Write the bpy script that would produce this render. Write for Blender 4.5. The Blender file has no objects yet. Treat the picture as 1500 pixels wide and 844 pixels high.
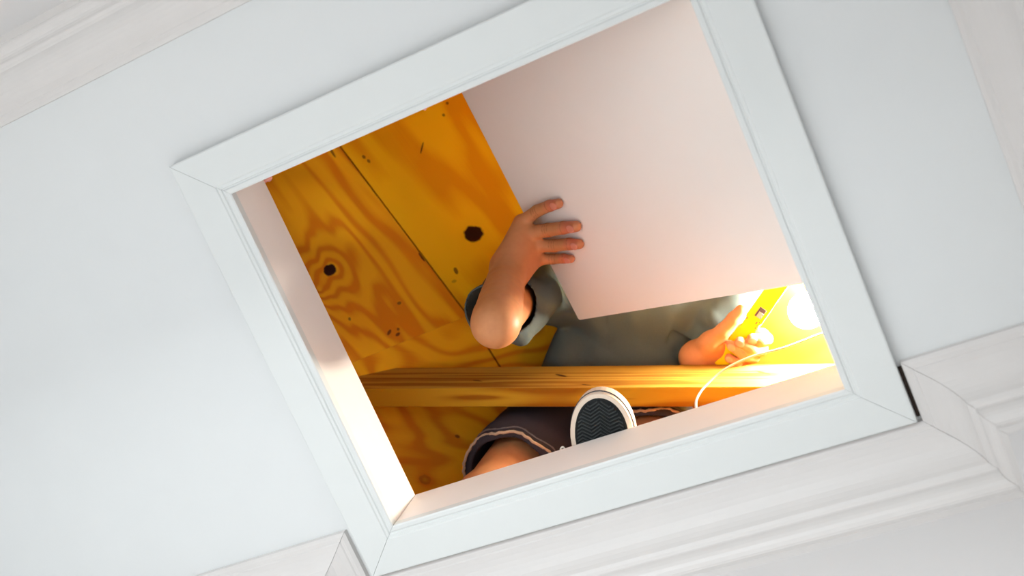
import bpy, bmesh, math
import numpy as np
from mathutils import Vector, Matrix

sc = bpy.context.scene
C = sc.collection
UP = 2.5            # the casing face hangs 2.5 m above the floor; everything is modelled from that face (z = 0) and lifted at the end

# ------------------------------------------------------------------ camera
cam = bpy.data.cameras.new('camera')
cam_ob = bpy.data.objects.new('camera', cam)
C.objects.link(cam_ob)
R0, R1, R2 = (0.88034, 0.40169, 0.25229), (-0.32474, 0.89806, -0.2967), (-0.34576, 0.17927, 0.92104)
m = Matrix(((R0[0], -R1[0], -R2[0], 1.03088), (R0[1], -R1[1], -R2[1], 0.05414), (R0[2], -R1[2], -R2[2], -1.59174), (0, 0, 0, 1)))
cam_ob.matrix_world = m
cam.sensor_width = 36.0
cam.lens = 1729.2 / 1500 * 36
cam.clip_start = 0.02
cam.dof.use_dof = True
cam.dof.focus_distance = 1.98
cam.dof.aperture_fstop = 3.2
sc.camera = cam_ob

# ------------------------------------------------------------------ world, lights, exposure
w = bpy.data.worlds.new('world')
sc.world = w
w.use_nodes = True
w.node_tree.nodes['Background'].inputs[0].default_value = (0.80, 0.90, 1.0, 1)
w.node_tree.nodes['Background'].inputs[1].default_value = 1.0
sc.view_settings.view_transform = 'Standard'
sc.view_settings.look = 'None'
sc.view_settings.gamma = 1
sc.view_settings.use_curve_mapping = False
sc.view_settings.exposure = 0.0

def area(name, loc, direction, sx, sy, power, col):
    l = bpy.data.lights.new(name, 'AREA')
    l.shape = 'RECTANGLE'; l.size = sx; l.size_y = sy; l.energy = power; l.color = col
    o = bpy.data.objects.new(name, l); C.objects.link(o)
    o.location = loc
    o.rotation_euler = Vector(direction).to_track_quat('-Z', 'Y').to_euler()
    return o
area('daylight', (-2.35, 0.25, -1.35), (1, 0, -0.4), 0.9, 2.0, 2, (0.90, 0.97, 1.0))     # added fill light at an unseen opening in the west end
area('daylight', (1.26, 0.25, -1.55), (-1, 0, -0.4), 0.8, 1.5, 2, (0.93, 0.98, 1.0))     # added fill light set in an unseen opening at the east end
area('daylight', (0.05, -0.95, -1.45), (0, 1, -0.80), 1.1, 1.9, 83, (0.92, 0.98, 1.0))   # main fill light, added outside an invented opening in the north wall
BULB = (0.7453, 0.6962, 0.5250)
BULB_POWER = 720.0

# ------------------------------------------------------------------ node helpers
def S(r, g, b):
    f = lambda c: (c / 255 / 12.92) if c / 255 <= 0.04045 else ((c / 255 + 0.055) / 1.055) ** 2.4
    return (f(r), f(g), f(b), 1)
class NT:
    def __init__(s, name):
        s.m = bpy.data.materials.new(name); s.m.use_nodes = True
        s.t = s.m.node_tree; s.b = s.t.nodes['Principled BSDF']
    def n(s, typ, **k):
        x = s.t.nodes.new(typ)
        for a, v in k.items(): setattr(x, a, v)
        return x
    def set(s, sock, v):
        if isinstance(v, bpy.types.NodeSocket): s.t.links.new(v, sock)
        elif v is not None: sock.default_value = v
    def math(s, op, a, b=None, c=None, clamp=False):
        x = s.n('ShaderNodeMath', operation=op, use_clamp=clamp)
        s.set(x.inputs[0], a); s.set(x.inputs[1], b)
        if c is not None: s.set(x.inputs[2], c)
        return x.outputs[0]
    def noise(s, vec, scale, detail=3, rough=0.5, dist=0.0):
        x = s.n('ShaderNodeTexNoise')
        s.set(x.inputs['Vector'], vec); x.inputs['Scale'].default_value = scale
        x.inputs['Detail'].default_value = detail; x.inputs['Roughness'].default_value = rough
        x.inputs['Distortion'].default_value = dist
        return x.outputs['Fac']
    def mapping(s, vec, sc_=(1, 1, 1), loc=(0, 0, 0)):
        x = s.n('ShaderNodeMapping'); s.set(x.inputs['Vector'], vec)
        x.inputs['Scale'].default_value = sc_; x.inputs['Location'].default_value = loc
        return x.outputs[0]
    def mix(s, f, a, b):
        x = s.n('ShaderNodeMix', data_type='RGBA')
        s.set(x.inputs[0], f); s.set(x.inputs[6], a); s.set(x.inputs[7], b)
        return x.outputs[2]
    def ramp(s, f, stops):
        x = s.n('ShaderNodeValToRGB'); s.set(x.inputs[0], f)
        e = x.color_ramp.elements
        while len(e) < len(stops): e.new(0.5)
        for el, (p, c) in zip(e, stops): el.position = p; el.color = c
        return x.outputs[0]
    def bump(s, h, strength=0.3, dist=0.002):
        x = s.n('ShaderNodeBump'); s.set(x.inputs['Height'], h)
        x.inputs['Strength'].default_value = strength; x.inputs['Distance'].default_value = dist
        s.t.links.new(x.outputs[0], s.b.inputs['Normal'])
    def col(s, c, rough=0.5, spec=None):
        s.set(s.b.inputs['Base Color'], c); s.set(s.b.inputs['Roughness'], rough)
        if spec is not None: s.b.inputs['Specular IOR Level'].default_value = spec
        return s.m
    def obj(s): return s.n('ShaderNodeTexCoord').outputs['Object']
    def uv(s): return s.n('ShaderNodeTexCoord').outputs['UV']

def plain(name, c, rough=0.5, spec=None, var=0.06, scale=30, bump=0.0):
    t = NT(name); o = t.obj()
    f = t.noise(o, scale, 4)
    d = tuple(x * (1 - var) for x in c[:3]) + (1,)
    l = tuple(min(1, x * (1 + var)) for x in c[:3]) + (1,)
    if bump: t.bump(t.noise(o, scale * 6, 3), bump, 0.001)
    return t.col(t.mix(f, d, l), rough, spec)

def wood(name, light, dark, deep, knots=(), su=1.1, sv=5.0, bands=7.0, seed=0.0, fibre=0.35, rough=0.55, sharp=1.0, det=1.5):
    """flat-sawn grain: contour bands of a stretched noise field, bulged by knots.  UV = metres, u along the grain"""
    t = NT(name); uv = t.uv()
    warp = t.noise(t.mapping(uv, (1.3, 2.0, 1), (seed + 3, seed, 0)), 2.0, 2)
    f = t.noise(t.mapping(uv, (su, sv, 1), (seed, seed * 1.7, 0)), 1.0, det, 0.45, 0.25)
    f = t.math('MULTIPLY_ADD', warp, 0.25, f)
    sep = t.n('ShaderNodeSeparateXYZ'); t.set(sep.inputs[0], uv)
    kn = None
    for (ku, kv, ru, rv, ang, amp, reach, dark_k) in knots:
        dx = t.math('SUBTRACT', sep.outputs[0], ku); dy = t.math('SUBTRACT', sep.outputs[1], kv)
        ca, sa = math.cos(ang), math.sin(ang)
        a = t.math('ADD', t.math('MULTIPLY', dx, ca), t.math('MULTIPLY', dy, sa))
        b = t.math('SUBTRACT', t.math('MULTIPLY', dy, ca), t.math('MULTIPLY', dx, sa))
        r2 = t.math('ADD', t.math('POWER', t.math('ABSOLUTE', t.math('DIVIDE', a, ru)), 2.0), t.math('POWER', t.math('ABSOLUTE', t.math('DIVIDE', b, rv)), 2.0))
        r = t.math('SQRT', r2)
        g = t.math('MULTIPLY', t.math('EXPONENT', t.math('DIVIDE', r, -reach)), amp)
        f = t.math('ADD', f, g)
        if dark_k > 0:
            wob = t.math('MULTIPLY_ADD', t.noise(uv, 90, 2), 0.5, -0.25)
            k = t.math('MULTIPLY', t.math('SUBTRACT', 1.15, t.math('ADD', r, wob), clamp=False), 5.0, clamp=True)
            k = t.math('MULTIPLY', k, dark_k)
            kn = k if kn is None else t.math('MAXIMUM', kn, k)
    ring = t.math('SINE', t.math('MULTIPLY', f, bands * 6.2832))
    ring = t.math('MULTIPLY_ADD', ring, 0.5 * sharp, 0.5, clamp=True)
    fib = t.noise(t.mapping(uv, (6, 260, 1)), 1.0, 3, 0.6)
    blot = t.noise(t.mapping(uv, (1.5, 3, 1), (seed, 9, 0)), 2.2, 3)
    v = t.math('MULTIPLY_ADD', t.math('SUBTRACT', fib, 0.5), fibre, ring)
    v = t.math('MULTIPLY_ADD', t.math('SUBTRACT', blot, 0.5), 1.1, v, clamp=True)
    c = t.ramp(v, [(0.05, dark), (0.42, tuple((a * 0.4 + b * 0.6) for a, b in zip(dark, light))), (0.8, light)])
    if kn is not None: c = t.mix(kn, c, deep)
    t.bump(fib, 0.25, 0.0006)
    return t.col(c, rough, 0.12)

M = {}
M['ceiling'] = plain('ceiling_paint', (0.705, 0.715, 0.71, 1), 0.6, 0.2, 0.015, 14, 0.15)
M['wall'] = plain('wall_paint', (0.66, 0.64, 0.63, 1), 0.6, 0.2, 0.02, 9, 0.15)
M['crown'] = plain('crown_paint', (0.65, 0.62, 0.60, 1), 0.4, 0.3, 0.02, 20, 0.1)
M['casing'] = plain('casing_paint', (0.705, 0.72, 0.705, 1), 0.4, 0.3, 0.012, 25, 0.1)
M['jamb'] = plain('jamb_paint', (0.88, 0.81, 0.76, 1), 0.45, 0.3, 0.015, 25, 0.1)
M['panel'] = plain('panel_paint', (0.94, 0.87, 0.82, 1), 0.5, 0.25, 0.012, 12, 0.06)
M['floor'] = plain('floor_carpet', (0.84, 0.80, 0.765, 1), 0.9, 0.1, 0.08, 60, 0.3)
M['edge'] = plain('gypsum_edge', (0.70, 0.66, 0.60, 1), 0.8, 0.1, 0.05, 60)
M['putty'] = plain('pink_putty', (0.85, 0.36, 0.28, 1), 0.7, 0.2, 0.1, 200)
M['nail'] = plain('nail_steel', (0.03, 0.015, 0.008, 1), 0.6, 0.3)  # near-black colour for the shade in the gap beside the casing
M['deck'] = wood('deck_wood', S(214, 150, 60), S(170, 95, 25), S(60, 25, 8), su=1, sv=4, bands=5, seed=21)
LT, DK, DP = (0.95, 0.48, 0.008, 1), (0.74, 0.28, 0.004, 1), (0.035, 0.006, 0.002, 1)
M['rope'] = plain('cable_rubber', (0.80, 0.72, 0.62, 1), 0.45, 0.4)
M['yellow'] = plain('yellow_plastic', (0.90, 0.68, 0.0, 1), 0.35, 0.4, 0.03)
M['greywin'] = plain('window_grey', (0.07, 0.055, 0.065, 1), 0.25, 0.5, 0.2, 300)
M['clear'] = plain('window_pale', (0.35, 0.33, 0.30, 1), 0.2, 0.5)
M['mark'] = plain('print_red', (0.45, 0.10, 0.02, 1), 0.5)
M['rubber'] = plain('sole_rubber', (0.009, 0.011, 0.012, 1), 0.6, 0.2, 0.3, 60)
M['ribs'] = plain('tread_rubber', (0.040, 0.046, 0.046, 1), 0.6, 0.3, 0.4, 90)
M['foxing'] = plain('foxing_rubber', (0.80, 0.66, 0.53, 1), 0.5, 0.3, 0.05, 40)
M['pinstripe'] = plain('foxing_stripe', (0.05, 0.05, 0.06, 1), 0.5, 0.3)
M['canvas'] = plain('shoe_canvas', (0.02, 0.022, 0.028, 1), 0.85, 0.2, 0.3, 400, 0.3)
M['lace'] = plain('lace_cotton', (0.75, 0.68, 0.58, 1), 0.85, 0.1)
M['nailskin'] = plain('fingernail', (0.68, 0.25, 0.17, 1), 0.35, 0.4)
M['hair'] = plain('hair_brown', (0.10, 0.05, 0.02, 1), 0.6, 0.3, 0.4, 150, 0.5)
M['eye'] = plain('eye_white', (0.8, 0.78, 0.75, 1), 0.2)
M['brass'] = plain('socket_brass', (0.65, 0.5, 0.3, 1), 0.35, 0.5)
M['socket'] = plain('socket_porcelain', (0.75, 0.73, 0.7, 1), 0.3, 0.5)

def cloth(name, c, c2, scale, twill=False, bump=0.35):
    t = NT(name); o = t.obj()
    n = t.noise(o, scale, 4, 0.65)
    if twill:
        wv = t.n('ShaderNodeTexWave', wave_type='BANDS', bands_direction='DIAGONAL')
        t.set(wv.inputs['Vector'], o); wv.inputs['Scale'].default_value = 260; wv.inputs['Distortion'].default_value = 3
        n = t.math('MULTIPLY_ADD', wv.outputs['Fac'], 0.45, t.math('MULTIPLY', n, 0.6))
    big = t.noise(o, 9, 2)
    f = t.math('MULTIPLY_ADD', big, 0.3, t.math('MULTIPLY', n, 0.75), clamp=True)
    t.bump(t.noise(o, scale * 1.6, 2), bump, 0.0006)
    return t.col(t.mix(f, c, c2), 0.9, 0.12)
M['shirt'] = cloth('shirt_cotton', (0.072, 0.096, 0.096, 1), (0.115, 0.148, 0.146, 1), 500)
M['denim'] = cloth('denim', (0.012, 0.010, 0.016, 1), (0.095, 0.085, 0.105, 1), 520, True)
M['stitch'] = plain('hem_thread', (0.55, 0.42, 0.30, 1), 0.9, 0.1, 0.3, 400)
M['seam'] = plain('denim_seam', (0.17, 0.145, 0.15, 1), 0.9, 0.1, 0.5, 500)

def skin_mat():
    t = NT('skin'); o = t.obj()
    a = t.n('ShaderNodeAttribute', attribute_name='tint')
    s2 = t.n('ShaderNodeSeparateColor'); t.set(s2.inputs[0], a.outputs['Color'])
    n = t.noise(o, 70, 4, 0.6)
    base = t.mix(n, (0.52, 0.20, 0.080, 1), (0.64, 0.285, 0.12, 1))
    red = t.mix(s2.outputs[0], base, (0.62, 0.17, 0.095, 1))
    cr = t.mix(t.math('MULTIPLY', s2.outputs[1], 0.95), red, (0.25, 0.07, 0.03, 1))
    t.bump(t.noise(o, 600, 3), 0.2, 0.0004)
    t.b.inputs['Subsurface Weight'].default_value = 0.12
    t.b.inputs['Subsurface Radius'].default_value = (1.0, 0.35, 0.18)
    t.b.inputs['Subsurface Scale'].default_value = 0.006
    return t.col(cr, 0.5, 0.3)
M['skin'] = skin_mat()
def glow():
    t = NT('bulb_glow')
    t.b.inputs['Emission Color'].default_value = (1.0, 0.93, 0.80, 1)
    t.b.inputs['Emission Strength'].default_value = BULB_POWER
    return t.col((0.9, 0.9, 0.88, 1), 0.3)
M['bulb'] = glow()

# ------------------------------------------------------------------ mesh helpers (all shapes in model coordinates)
def org(o):
    v = Vector((0, 0, 0))
    while o is not None: v += o.location; o = o.parent
    return v
def link(name, me, mat, parent=None, smooth=False):
    o = bpy.data.objects.new(name, me); C.objects.link(o)
    for q in (mat if isinstance(mat, (list, tuple)) else [mat]): me.materials.append(q)
    if parent is not None:
        me.transform(Matrix.Translation(-org(parent))); o.parent = parent
    if smooth:
        me.polygons.foreach_set('use_smooth', [True] * len(me.polygons))
    return o
def put(name, bm, mat, parent=None, smooth=False, centre=True, base=None):
    me = bpy.data.meshes.new(name); bm.normal_update(); bm.to_mesh(me); bm.free()
    if parent is None and centre:                       # origin of a free-standing thing at the middle of its base
        vs = np.array([v.co for v in me.vertices])
        c = Vector(((vs[:, 0].min() + vs[:, 0].max()) / 2, (vs[:, 1].min() + vs[:, 1].max()) / 2, vs[:, 2].min()))
        me.transform(Matrix.Translation(-c))
        o = link(name, me, mat, None, smooth); o.location = c
        return o
    return link(name, me, mat, parent, smooth)
def tag(o, label=None, cat=None, group=None, kind=None):
    for k, v in (('label', label), ('category', cat), ('group', group), ('kind', kind)):
        if v: o[k] = v
    return o
def thing(name, loc, label=None, cat=None, kind=None):
    o = bpy.data.objects.new(name, None); C.objects.link(o); o.location = loc; o.empty_display_size = 0.05
    return tag(o, label, cat, None, kind)
def bevel(bm, w=0.001, seg=1):
    bmesh.ops.bevel(bm, geom=bm.edges[:], offset=w, segments=seg, affect='EDGES', clamp_overlap=True)
def box(x0, x1, y0, y1, z0, z1, bev=0.0):
    bm = bmesh.new()
    vs = [bm.verts.new((x, y, z)) for z in (z0, z1) for y in (y0, y1) for x in (x0, x1)]
    for f in ((0, 2, 3, 1), (4, 5, 7, 6), (0, 1, 5, 4), (2, 6, 7, 3), (0, 4, 6, 2), (1, 3, 7, 5)):
        bm.faces.new([vs[i] for i in f])
    if bev: bevel(bm, bev)
    return bm
def obox(c, ax, ay, az, hx, hy, hz, bev=0.0):
    """box about c on three unit axes"""
    bm = box(-hx, hx, -hy, hy, -hz, hz, bev)
    ax, ay, az = Vector(ax), Vector(ay), Vector(az)
    mt = Matrix(((ax.x, ay.x, az.x, c[0]), (ax.y, ay.y, az.y, c[1]), (ax.z, ay.z, az.z, c[2]), (0, 0, 0, 1)))
    bm.transform(mt)
    return bm
def prism_between(ringA, ringB):
    """closed solid between two equal-length 3D rings"""
    bm = bmesh.new()
    a = [bm.verts.new(p) for p in ringA]; b = [bm.verts.new(p) for p in ringB]
    n = len(a)
    for i in range(n): bm.faces.new((a[i], a[(i + 1) % n], b[(i + 1) % n], b[i]))
    bm.faces.new(a[::-1]); bm.faces.new(b)
    bmesh.ops.recalc_face_normals(bm, faces=bm.faces)
    return bm
def spline(pts, n=12):
    P = [np.array(p, float) for p in pts]; P = [2 * P[0] - P[1]] + P + [2 * P[-1] - P[-2]]
    out = []
    for i in range(1, len(P) - 2):
        for k in range(n):
            t = k / n
            out.append(0.5 * ((2 * P[i]) + (-P[i - 1] + P[i + 1]) * t + (2 * P[i - 1] - 5 * P[i] + 4 * P[i + 1] - P[i + 2]) * t * t + (-P[i - 1] + 3 * P[i] - 3 * P[i + 1] + P[i + 2]) * t ** 3))
    out.append(P[-2]); return out
def tube(pts, r, seg=10, closed=False, wob=None):
    bm = bmesh.new(); P = [Vector(p) for p in pts]; n = len(P); rings = []; up = Vector((0.13, 0.2, 1)).normalized()
    for i in range(n):
        if closed: t = (P[(i + 1) % n] - P[i - 1]).normalized()
        else: t = (P[min(i + 1, n - 1)] - P[max(i - 1, 0)]).normalized()
        a = t.cross(up)
        if a.length < 1e-3: a = t.cross(Vector((1, 0, 0)))
        a.normalize(); b = t.cross(a); rr = r if not callable(r) else r(i / max(1, n - 1))
        rings.append([bm.verts.new(P[i] + (a * math.cos(q) + b * math.sin(q)) * rr) for q in [2 * math.pi * k / seg for k in range(seg)]])
    m_ = n if closed else n - 1
    for i in range(m_):
        A, B = rings[i], rings[(i + 1) % n]
        for k in range(seg): bm.faces.new((A[k], A[(k + 1) % seg], B[(k + 1) % seg], B[k]))
    if not closed:
        bm.faces.new(rings[0][::-1]); bm.faces.new(rings[-1])
    bmesh.ops.recalc_face_normals(bm, faces=bm.faces)
    return bm
def lathe(axis_o, axis_d, prof, seg=40):
    """prof: (distance along axis, radius)"""
    d = Vector(axis_d).normalized(); a = d.cross(Vector((0, 0.3, 1))).normalized(); b = d.cross(a); o = Vector(axis_o)
    bm = bmesh.new(); rings = []
    for (t, r) in prof:
        if r < 1e-5: rings.append([bm.verts.new(o + d * t)])
        else: rings.append([bm.verts.new(o + d * t + (a * math.cos(q) + b * math.sin(q)) * r) for q in [2 * math.pi * k / seg for k in range(seg)]])
    for A, B in zip(rings, rings[1:]):
        for k in range(seg):
            k2 = (k + 1) % seg
            if len(A) == 1 and len(B) == 1: continue
            if len(A) == 1: bm.faces.new((A[0], B[k2], B[k]))
            elif len(B) == 1: bm.faces.new((A[k], A[k2], B[0]))
            else: bm.faces.new((A[k], A[k2], B[k2], B[k]))
    bmesh.ops.recalc_face_normals(bm, faces=bm.faces)
    return bm
def plane_uv(me, o, u, v):
    uvl = me.uv_layers.new(name='UVMap')
    u, v, o = Vector(u), Vector(v), Vector(o)
    for l in me.loops:
        p = me.vertices[l.vertex_index].co - o
        uvl.data[l.index].uv = (p.dot(u), p.dot(v))

# ------------------------------------------------------------------ the room below
CW, HX, HY, JD = 0.0755, 0.90, 0.7404, 0.1154       # casing width, casing outside size, height of the jambs
CZ = 0.018                                          # underside of the ceiling (casing boards are 18 mm thick)
P_ = 0.10; DROP = 0.105
YN, XE, YS, XW = -0.166 - P_, 1.118 + P_, 0.652 + P_, -2.30
AX0, AX1, AY = -0.014 - P_, 0.9065 + P_, 0.7435 + P_      # the shallow recess of the south wall behind the hatch
FZ = -2.5
bm = bmesh.new()
ox0, ox1, oy0, oy1 = CW - 0.018, HX - CW + 0.018, CW - 0.018, HY - CW + 0.018
outer = [(XW - .1, YN - .1), (XE + .1, YN - .1), (XE + .1, AY + .1), (XW - .1, AY + .1)]; inner = [(ox0, oy0), (ox1, oy0), (ox1, oy1), (ox0, oy1)]
V = {}
for zz in (CZ, CZ + 0.013):
    for nm, ring in (('o', outer), ('i', inner)):
        V[nm, zz] = [bm.verts.new((x, y, zz)) for x, y in ring]
for i in range(4):
    j = (i + 1) % 4
    for zz in (CZ, CZ + 0.013): bm.faces.new((V['o', zz][i], V['o', zz][j], V['i', zz][j], V['i', zz][i]))
    for nm in 'oi': bm.faces.new((V[nm, CZ][i], V[nm, CZ][j], V[nm, CZ + .013][j], V[nm, CZ + .013][i]))
bmesh.ops.recalc_face_normals(bm, faces=bm.faces)
tag(put('ceiling', bm, M['ceiling'], centre=False), kind='structure')
tag(put('floor', box(XW - .1, XE + .1, YN - .1, AY + .1, FZ - 0.05, FZ), M['floor'], centre=False), kind='structure')
def slab_wall(name, pts):
    """pts: plan outline of the wall, extruded from floor to ceiling"""
    tag(put(name, prism_between([(x, y, FZ) for x, y in pts], [(x, y, CZ) for x, y in pts]), M['wall'], centre=False), kind='structure')
bm = bmesh.new()                                    # north wall, with an unseen opening added to let the fill light in
for xa, xb, za, zb in ((XW - .1, -0.55, FZ, CZ), (0.65, XE + .1, FZ, CZ), (-0.55, 0.65, -0.50, CZ)):
    b2 = box(xa, xb, YN - .1, YN, za, zb); me = bpy.data.meshes.new('t'); b2.to_mesh(me); b2.free(); bm.from_mesh(me); bpy.data.meshes.remove(me)
tag(put('wall_north', bm, M['wall'], centre=False), kind='structure')
slab_wall('wall_south', [(XW - .1, YS), (AX0, YS), (AX0, AY), (AX1, AY), (AX1, YS), (XE + .1, YS), (XE + .1, AY + .1), (XW - .1, AY + .1)])
def wall_with_hole(name, x0, x1, z0, z1, ya, yb):
    bm = bmesh.new()
    Y0, Y1 = YN, YS
    A = {}
    for x in (x0, x1):
        A[x] = [[bm.verts.new((x, y, z)) for y, z in ((Y0, FZ), (Y1, FZ), (Y1, CZ), (Y0, CZ))], [bm.verts.new((x, y, z)) for y, z in ((ya, z0), (yb, z0), (yb, z1), (ya, z1))]]
        for i in range(4):
            j = (i + 1) % 4; bm.faces.new((A[x][0][i], A[x][0][j], A[x][1][j], A[x][1][i]))
    for s in (0, 1):
        for i in range(4):
            j = (i + 1) % 4; bm.faces.new((A[x0][s][i], A[x0][s][j], A[x1][s][j], A[x1][s][i]))
    bmesh.ops.recalc_face_normals(bm, faces=bm.faces)
    tag(put(name, bm, M['wall'], centre=False), kind='structure')
wall_with_hole('wall_west', XW - .1, XW, FZ + .25, -0.25, YN + .08, YS - .08)
wall_with_hole('wall_east', XE, XE + .1, FZ + .001, -0.55, YN + .1, YS - .1)

# crown moulding: one mitred length per run of wall
def bez(p0, p1, p2, n):
    return [((1 - t) ** 2 * p0[0] + 2 * t * (1 - t) * p1[0] + t * t * p2[0], (1 - t) ** 2 * p0[1] + 2 * t * (1 - t) * p1[1] + t * t * p2[1]) for t in [k / n for k in range(n + 1)]]
PROF = [(P_, 0), (P_, -.010), (P_ - .006, -.013), (P_ - .012, -.014)] + bez((P_ - .014, -.016), (.046, -.022), (.036, -.056), 8) + [(.032, -.060), (.028, -.062)] + bez((.027, -.064), (.026, -.086), (.012, -.090), 5) + [(.010, -.094), (.010, -DROP), (0, -DROP), (0, 0)]
loop = [(XW, YN), (XE, YN), (XE, YS), (AX1, YS), (AX1, AY), (AX0, AY), (AX0, YS), (XW, YS)]     # walls, anticlockwise in plan
def offset_corner(k, d):
    n = len(loop); a, b, c_ = Vector(loop[k - 1]), Vector(loop[k]), Vector(loop[(k + 1) % n])
    d1 = (b - a).normalized(); d2 = (c_ - b).normalized()
    n1 = Vector((-d1.y, d1.x)); n2 = Vector((-d2.y, d2.x))
    return b + n1 * d + n2 * d
for k in range(len(loop)):
    k2 = (k + 1) % len(loop)
    rA = []; rB = []
    for d, z in PROF:
        a = offset_corner(k, d); b = offset_corner(k2, d)
        g = (b - a).normalized() * 0.0004
        rA.append((a.x + g.x, a.y + g.y, CZ + z)); rB.append((b.x - g.x, b.y - g.y, CZ + z))
    tag(put('trim_%d' % (k + 3), prism_between(rA, rB), M['crown'], centre=False), kind='structure')

# hatch casing: four mitred boards with a bead along the opening
cas = thing('trim_1', (HX / 2, HY / 2, 0), kind='structure')
cprof = [(-.0007, CZ), (-.0007, .0045), (.0015, .003), (.0075, .003), (.009, .0045), (.0105, .0045), (.012, .0022), (.0165, .0022), (.018, .0002), (.0195, 0), (CW - .0025, 0), (CW - .0005, .0008), (CW, .003), (CW, CZ)]
oc = [(0, 0), (HX, 0), (HX, HY), (0, HY)]; sg = [(1, 1), (-1, 1), (-1, -1), (1, -1)]
for k in range(4):
    j = (k + 1) % 4; rA = []; rB = []
    for d, z in cprof:
        e = CW - d
        A = Vector((oc[k][0] + sg[k][0] * e, oc[k][1] + sg[k][1] * e, z)); B = Vector((oc[j][0] + sg[j][0] * e, oc[j][1] + sg[j][1] * e, z))
        g = (B - A).normalized() * 0.00035
        rA.append(A + g); rB.append(B - g)
    put('casing_board', prism_between(rA, rB), M['casing'], cas)
put('gap', box(HX + .0002, HX + .0050, .660, HY - .0030, .0140, .0172), M['nail'], cas)['label'] = 'dark open gap beside the casing corner'  # thin dark box; the shade of the gap is put into its colour
# jamb boards lining the opening
jam = thing('trim_2', (HX / 2, HY / 2, 0.004), kind='structure')
ix0, ix1, iy0, iy1 = CW, HX - CW, CW, HY - CW
z0 = 0.0060
put('jamb_board', box(ix0 - .018, ix0, iy0 - .018, iy1 + .018, z0, JD, .0008), M['jamb'], jam)
put('jamb_board', box(ix1, ix1 + .018, iy0 - .018, iy1 + .018, z0, JD, .0008), M['jamb'], jam)
put('jamb_board', box(ix0 + .0004, ix1 - .0004, iy0 - .018, iy0, z0, JD, .0008), M['jamb'], jam)
put('jamb_board', box(ix0 + .0004, ix1 - .0004, iy1, iy1 + .018, z0, JD, .0008), M['jamb'], jam)

# ------------------------------------------------------------------ the attic shell
def plane3(p, slope):           # z = p.z + slope . (xy - p.xy)
    return (p[2] - slope[0] * p[0] - slope[1] * p[1], slope[0], slope[1])
def zof(pl, x, y): return pl[0] + pl[1] * x + pl[2] * y
PA = plane3((-0.085, 0.55, 0.50), (0.972 * 0.85, -0.234 * 0.85))
PC = plane3((1.16, 0.70, 0.50), (-0.972 * 0.85, 0.234 * 0.85))
PC = plane3((0.73, 0.80, 0.68), (-0.972 * 0.85, 0.234 * 0.85))
_f1, _f2, _g = Vector((-0.121, 0.488, zof(PA, -0.121, 0.488))), Vector((0.063, 0.510, zof(PA, 0.063, 0.510))), Vector((-0.0423, 0.7589, 0.4350))
_n = (_f2 - _f1).cross(_g - _f1); _n /= _n.z
PB = (_n.dot(_f1), -_n.x, -_n.y)

X0, X1, Y0, Y1 = -0.75, 1.75, -0.62, 1.75
def clip(poly, a, b, c):        # keep a + b x + c y <= 0
    out = []
    for i in range(len(poly)):
        p, q = poly[i], poly[(i + 1) % len(poly)]
        fp, fq = a + b * p[0] + c * p[1], a + b * q[0] + c * q[1]
        if fp <= 0: out.append(p)
        if (fp < 0 < fq) or (fq < 0 < fp):
            t = fp / (fp - fq); out.append((p[0] + (q[0] - p[0]) * t, p[1] + (q[1] - p[1]) * t))
    return out
def lower(poly, P, Q): return clip(poly, P[0] - Q[0], P[1] - Q[1], P[2] - Q[2])
roof = thing('roof', (0.5, 0.5, 0.12), kind='structure')
full = [(X0, Y0), (X1, Y0), (X1, Y1), (X0, Y1)]
def inset(poly, d):
    c = Vector((sum(p[0] for p in poly) / len(poly), sum(p[1] for p in poly) / len(poly))); out = []
    n = len(poly)
    for i in range(n):
        a, b, c2 = Vector(poly[i - 1]), Vector(poly[i]), Vector(poly[(i + 1) % n])
        d1 = (b - a).normalized(); d2 = (c2 - b).normalized(); n1 = Vector((-d1.y, d1.x)); n2 = Vector((-d2.y, d2.x))
        k = 1 + n1.dot(n2)
        out.append(b + (n1 + n2) * (d / k if k > 0.1 else 0))
    return [(p.x, p.y) for p in out]
def sheet(poly, pl, grain, mat, origin, dz=0.0, gap=0.00005):
    poly = inset(poly, gap)
    n = Vector((-pl[1], -pl[2], 1)).normalized()
    low = [Vector((x, y, zof(pl, x, y) + dz)) for x, y in poly]
    bm = prism_between(low, [p + n * 0.012 for p in low])
    me = bpy.data.meshes.new('plywood_sheet'); bm.to_mesh(me); bm.free()
    u = Vector(grain); u = (u - n * u.dot(n)).normalized()
    plane_uv(me, origin, u, n.cross(u))
    return link('plywood_sheet', me, mat, roof)
SD = Vector((0.234, 0.972, 0))                         # direction of the joint between the sheets
def side(p): return (-(p[0] * 0.972 - p[1] * 0.234), 0.972, -0.234)
def nosd(t): return (-t[0], -t[1], -t[2])
sd0 = (-0.024, 0.090)
RIGHT = nosd((-(sd0[0] * 0.972 - sd0[1] * 0.234) - .0013, 0.972, -0.234)); LEFT = (-(sd0[0] * 0.972 - sd0[1] * 0.234) + .0013, 0.972, -0.234)
PLA, PDK = (0.97, 0.52, 0.012, 1), (0.78, 0.28, 0.005, 1)
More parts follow.
